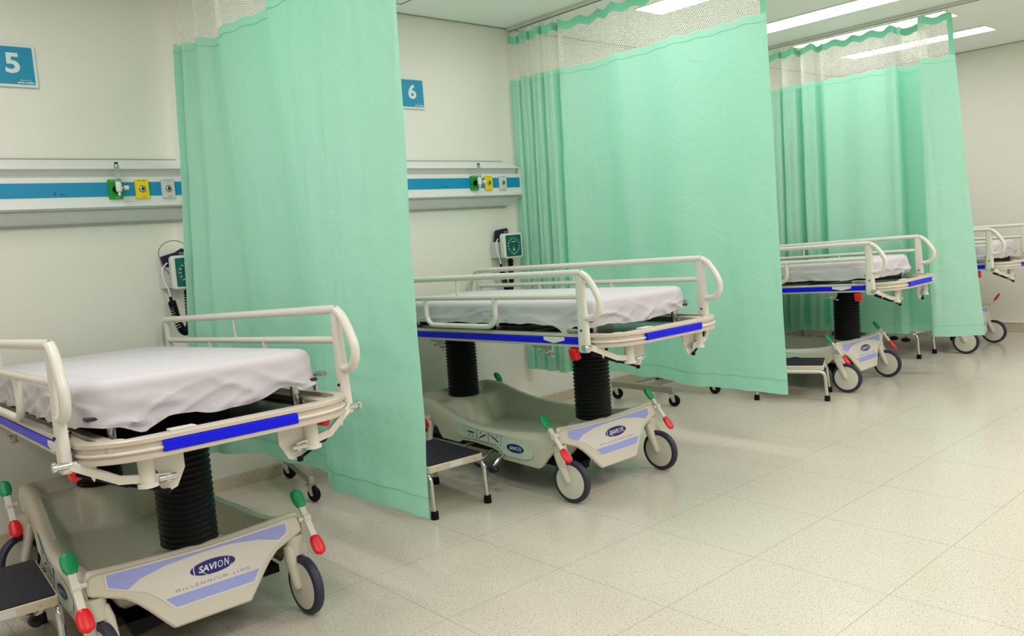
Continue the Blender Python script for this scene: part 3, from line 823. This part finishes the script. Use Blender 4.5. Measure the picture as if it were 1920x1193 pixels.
make_curtain(4.77, c3b, c3t, .278, 'farthest green hospital curtain, with a net top before the far wall', 'ceiling track above the farthest green curtain', 3, -1.98)

# ------------------------------------------------------------------ headwall rails
def headwall(x0, x1, label):
    t = thing('headwall_rail', label, 'headwall unit', (x1, 0, 0), 0, 'medical headwall rails')
    def ex(poly, name, m, ins=0, par=t, cut=True):
        L = x0-x1
        e = lambda y: -.0 if not cut else -max(0, (.085+y))*.75     # right end is chamfered towards the wall
        mb = MB().prism(poly, lambda y, z: (L, y, z), lambda y, z: (e(y), y, z))
        return obj(name, mb, m, par, smooth=0)
    ex([(0,1.711),(-.006,1.711),(-.010,1.706),(-.086,1.664),(-.090,1.660),(-.090,1.655),(-.060,1.648),(-.052,1.635),(-.060,1.622),(-.082,1.621),(-.085,1.619),(-.085,1.506),(-.095,1.503),(-.097,1.480),(-.093,1.476),(-.086,1.474),(-.012,1.416),(-.006,1.409),(0,1.409)], 'housing', 'rail_alu')
    ex([(-.0855,1.597),(-.0862,1.597),(-.0862,1.532),(-.0855,1.532)], 'blue_panel', 'rail_blue', cut=False).scale = (.985, 1, 1)
    gr = MB()
    for a, b, y_a, y_b in ((1.7085,1.7145,-.0, -.008),(1.6545,1.6585,-.0905,-.0915),(1.479,1.4835,-.0965,-.0978),(1.4145,1.4055,-.0,-.0135)):
        gr.box(x0-x1, -.012 if y_b < -.05 else -.075, min(y_a, y_b), max(y_a, y_b), min(a, b), max(a, b))
    gr.box(x0-x1, -.02, -.0875, -.0805, 1.468, 1.4755)
    obj('groove_line', gr, 'rail_groove', t, smooth=0)
    ec = MB().box(-.004,.004,-.094,-.05,1.49,1.66); obj('end_cap', ec, 'rail_alu', t, smooth=0, bevel=.001)
    lg = MB(); F = lambda x, z: (x, -.0866, z)
    letters(lg, 'V', .02, F, -.385-.272, 1.547, width=.011, height=.012, bold=.001)
    letters(lg, 'Flow', .02, F, -.385-.24, 1.545, width=.026, height=.010, shear=.35)
    obj('maker_lettering', lg, 'logo_navy', t, smooth=0)
    for dx, m, sock in ((-.402,'plate_green',1),(-.282,'plate_yellow',1),(-.160,'plate_grey',1)):
        p = obj('gas_outlet', MB().prism(rrect(dx-.031, dx+.031, 1.519, 1.609, .003, 2), lambda x, z: (x, -.086, z), lambda x, z: (x, -.096, z)), m, t, smooth=0, bevel=.001)
        p['label'] = {'plate_green':'green oxygen outlet plate','plate_yellow':'yellow air outlet plate','plate_grey':'pale grey vacuum outlet plate'}[m]
        R = Matrix.Translation((dx, -.096, 1.564)) @ Matrix.Rotation(pi/2, 4, 'X')
        obj('socket_ring', MB().lathe([(.0185,0),(.0185,.003),(.0155,.004),(.0155,0)], 24, R), m, p)
        obj('socket', MB().lathe([(.013,0),(.013,.005),(.009,.007),(0,.007)], 20, R), 'chrome', p)
        obj('socket_bore', MB().lathe([(.0075,.0072),(.0075,.0085),(0,.0085)], 16, R), 'ink', p)
        tx = MB(); G = lambda x, z: (x, -.0968, z)
        letters(tx, {'plate_green':'OXIGÊNIO','plate_yellow':'AR COMP.','plate_grey':'VÁCUO'}[m], .01, G, dx, 1.6025, width=.036, height=.0055)
        letters(tx, 'FLOW', .01, G, dx+.006, 1.526, width=.02, height=.005)
        obj('plate_lettering', tx, 'logo_white' if m == 'plate_green' else 'ink', p, smooth=0)
    return t
headwall(-1.45, .122, 'white headwall unit with blue stripe at left, below sign 5')
headwall(.72, 2.287, 'white headwall unit with blue stripe below sign 6')
def flowmeter(x, label):
    t = thing('oxygen_flowmeter', label, 'flowmeter', (x, -.096, 1.564), 0, 'oxygen flowmeters')
    obj('connector', MB().lathe([(.017,.0086),(.017,.022),(.010,.024),(.010,.05),(0,.05)], 20, Matrix.Rotation(pi/2, 4, 'X')), 'black_rubber', t)
    bd = MB().lathe([(0,-.034),(.006,-.034),(.006,-.016),(.013,-.014),(.014,.018),(.012,.03),(0,.03)], 18, Matrix.Translation((0,-.05,0)))
    obj('valve_body', bd, 'gauge_white', t)
    kn = MB().lathe([(.006,.0),(.006,.012),(.0105,.014),(.0105,.033),(.008,.035),(0,.035)], 18, Matrix.Translation((.008,-.05,.002)) @ Matrix.Rotation(pi/2, 4, 'Y'))
    obj('control_knob', kn, 'gauge_white', t)
    obj('knob_collar', MB().lathe([(.0085,.0125),(.0085,.017),(0,.017)], 14, Matrix.Translation((.006,-.05,.002)) @ Matrix.Rotation(pi/2, 4, 'Y')), 'ink', t)
    tb = MB().lathe([(.011,.03),(.011,.108),(.009,.112),(.0,.112)], 18, Matrix.Translation((0,-.05,0)))
    obj('flow_tube', tb, 'clear_plastic', t)
    obj('tube_cap', MB().lathe([(.003,.108),(.0085,.114),(.0085,.119),(0,.119)], 16, Matrix.Translation((0,-.05,0))), 'ink', t)
    return t
flowmeter(.122-.402, 'clear oxygen flowmeter on the green outlet below sign 5')
flowmeter(2.287-.402, 'clear oxygen flowmeter on the green outlet below sign 6')

# ------------------------------------------------------------------ bay signs
def sign(x1, num, label):
    t = thing('bay_sign', label, 'sign', (x1-.094, 0, 2.118), 0, 'numbered bay signs')
    obj('backing', MB().prism(rrect(-.094,.094,-.0925,.0925,.004,2), lambda x, z: (x, -.0005, z), lambda x, z: (x, -.012, z)), 'sign_white', t, smooth=0, bevel=.0015)
    obj('face', MB().flat(rrect(-.0825,.0825,-.081,.081,.006,3), lambda x, z: (x, -.0127, z)), 'sign_blue', t, smooth=0)
    nm = MB(); letters(nm, num, .1, lambda x, z: (x, -.0134, z), 0.0, .010, height=.088, width=.058, bold=.0028)
    obj('numeral', nm, 'sign_white', t, smooth=0)
    tx = MB(); letters(tx, 'Atendimento', .01, lambda x, z: (x, -.0134, z), .045, -.062, width=.045, height=.005)
    letters(tx, 'mais saúde', .01, lambda x, z: (x, -.0134, z), .045, -.0725, width=.066, height=.0085, bold=.0008)
    obj('small_lettering', tx, 'sign_white', t, smooth=0)
sign(-.527, '5', 'square blue wall sign with white number 5')
sign(1.609, '6', 'square blue wall sign with white number 6')

# ------------------------------------------------------------------ wall blood pressure gauges
def gauge(x, z, label, cuffpose):
    t = thing('blood_pressure_gauge', label, 'blood pressure gauge', (x, 0, z), 0, 'wall mounted blood pressure gauges')
    bk = MB().box(-.105,.02,-.06,-.001,-.075,.03); obj('cuff_basket', bk, 'plate_grey', t, smooth=0, bevel=.004)
    obj('wall_bracket', MB().box(-.03,.05,-.075,-.001,-.05,.05), 'gauge_white', t, smooth=0, bevel=.004)
    obj('housing', MB().prism(rrect(-.083,.083,-.083,.083,.018), lambda a, b: (a, -.075, b), lambda a, b: (a, -.118, b)), 'gauge_white', t, smooth=30, bevel=.006)
    obj('dial_face', MB().flat(rrect(-.067,.067,-.07,.07,.008), lambda a, b: (a, -.1192, b)), 'gauge_green', t, smooth=0)
    rg = MB(); k = 40
    c0 = ellipse(0, 0, .058, .058, k); c1 = ellipse(0, 0, .0565, .0565, k)
    rg.add([(a, -.1198, b) for a, b in c0+c1], [(i, (i+1) % k, k+(i+1) % k, k+i) for i in range(k)])
    obj('dial_ring', rg, 'ink_blue', t, smooth=0)
    nb = MB(); G = lambda a, b: (a, -.12, b)
    for i in range(15):
        a = -pi/2-.35-(2*pi-.7)*i/14; letters(nb, str(i*20), .012, G, .047*cos(a), .047*sin(a), height=.0075, width=.010, bold=.0004)
    nb.flat([(-.018,.028),(.018,.028),(.018,.024),(-.018,.024)], G)
    nb.flat([(-.012,-.052),(.012,-.052),(.012,-.055),(-.012,-.055)], G)
    obj('dial_numerals', nb, 'gauge_white', t, smooth=0)
    nd = MB().flat([(-.002,-.028),(.002,-.028),(.001,0),(-.001,0)], lambda a, b: (a, -.1205, b)).flat(ellipse(0,-.026,.007,.007,16), lambda a, b: (a, -.1203, b))
    obj('needle', nd, 'rail_alu', t, smooth=0)
    cf = MB()
    if cuffpose: cf.add([(-.095,-.05,.0),(.01,-.05,-.0),(.025,-.05,.10),(.015,-.05,.118),(-.075,-.05,.108),(-.085,-.05,.09),(-.095,-.025,.0),(.01,-.025,-.0),(.025,-.025,.10),(.015,-.025,.118),(-.075,-.025,.108),(-.085,-.025,.09)], [(0,1,2,3,4,5),(11,10,9,8,7,6)]+[(i,(i+1)%6,6+(i+1)%6,6+i) for i in range(6)])
    else: cf.add([(-.092,-.05,.03),(.01,-.05,.03),(.03,-.05,.10),(0,-.05,.118),(-.03,-.05,.10),(-.105,-.05,.082),(-.092,-.025,.03),(.01,-.025,.03),(.03,-.025,.10),(0,-.025,.118),(-.03,-.025,.10),(-.105,-.025,.082)], [(0,1,2,3,4,5),(11,10,9,8,7,6)]+[(i,(i+1)%6,6+(i+1)%6,6+i) for i in range(6)])
    c = obj('cuff', cf, 'cuff_navy', t, smooth=0, bevel=.004); c['label'] = 'dark navy arm cuff'
    wl = MB(); letters(wl, 'CUFF', .02, lambda a, b: (a, -.0508, b), -.0, .093, width=.035, height=.009); obj('cuff_lettering', wl, 'logo_white', c, smooth=0)
    hs = catmull([Vector(p) for p in ((-.085,-.062,.05),(-.115,-.075,.02),(-.115,-.08,-.03),(-.10,-.085,-.08),(-.093,-.085,-.128))], 6)
    if not cuffpose:
        lp = [(-.092*1+.0, -.07, .03)]
        wire = [Vector((-.045+.075*cos(a), -.06, .095+.062*sin(a))) for a in (pi*-.15+i*pi*1.25/16 for i in range(17))]
        obj('loose_tube', MB().tube(wire+[Vector((-.112,-.07,.04)), Vector((-.085,-.08,.0))], .0018, 6), 'grey_rubber', t, smooth=60)
    obj('hose', MB().tube(hs, .0042, 8), 'gauge_white', t, smooth=60)
    # coiled tube: hangs in a U
    U = catmull([Vector(p) for p in ((-.093,-.085,-.135),(-.085,-.085,-.17),(-.075,-.085,-.225),(-.058,-.085,-.28),(-.036,-.085,-.295),(-.018,-.085,-.27),(-.012,-.085,-.215),(-.010,-.085,-.16),(-.008,-.085,-.10),(-.008,-.085,-.083))], 60)
    pts = []; n = len(U); turns = 44
    for i in range(n):
        q = i/(n-1); T_ = (U[min(i+1, n-1)]-U[max(i-1, 0)]).normalized(); N = Vector((0,1,0)); B_ = T_.cross(N)
        rr = .0155*sm(0, .03, q)*(1-sm(.9, .97, q)); a = 2*pi*turns*q
        pts.append(U[i]+(N*cos(a)+B_*sin(a))*rr)
    obj('coiled_tube', MB().tube(pts, .0046, 6), 'black_rubber', t, smooth=60)
    obj('connector', MB().tube([(-.095,-.085,-.115),(-.092,-.085,-.15)], .0075, 10), 'black_rubber', t)
gauge(2.16, 1.148, 'wall blood pressure gauge beside the pleats of the middle curtain', True)
gauge(.012, 1.155, 'wall blood pressure gauge half hidden by the nearest curtain', False)

# ------------------------------------------------------------------ camera, world, view
cam = bpy.data.cameras.new('camera'); co = bpy.data.objects.new('camera', cam); COL.objects.link(co)
f_px, yaw, pitch, roll = 1554.555, .846642, .101915, -.071548
C = Vector((-1.52615, -4.2180, 1.2308))
d = Vector((cos(yaw)*cos(pitch), sin(yaw)*cos(pitch), -sin(pitch)))
r = d.cross(Vector((0,0,1))).normalized(); u = r.cross(d)
R0 = r*cos(roll)+u*sin(roll); U0 = -r*sin(roll)+u*cos(roll)
Mx = Matrix((R0, U0, -d)).transposed().to_4x4(); Mx.translation = C
co.matrix_world = Mx
cam.sensor_fit = 'HORIZONTAL'; cam.sensor_width = 36; cam.lens = f_px/1920*36; cam.clip_start = .05
S.camera = co
w = bpy.data.worlds.new('World'); S.world = w; w.use_nodes = True
w.node_tree.nodes['Background'].inputs[0].default_value = (.9, .95, 1, 1); w.node_tree.nodes['Background'].inputs[1].default_value = .3
S.view_settings.view_transform = 'Standard'; S.view_settings.look = 'None'; S.view_settings.gamma = 1; S.view_settings.use_curve_mapping = False
S.view_settings.exposure = 0.05
try:
    S.cycles.use_denoising = True; S.cycles.max_bounces = 10; S.cycles.transparent_max_bounces = 16; S.cycles.sample_clamp_indirect = 6
except Exception: pass
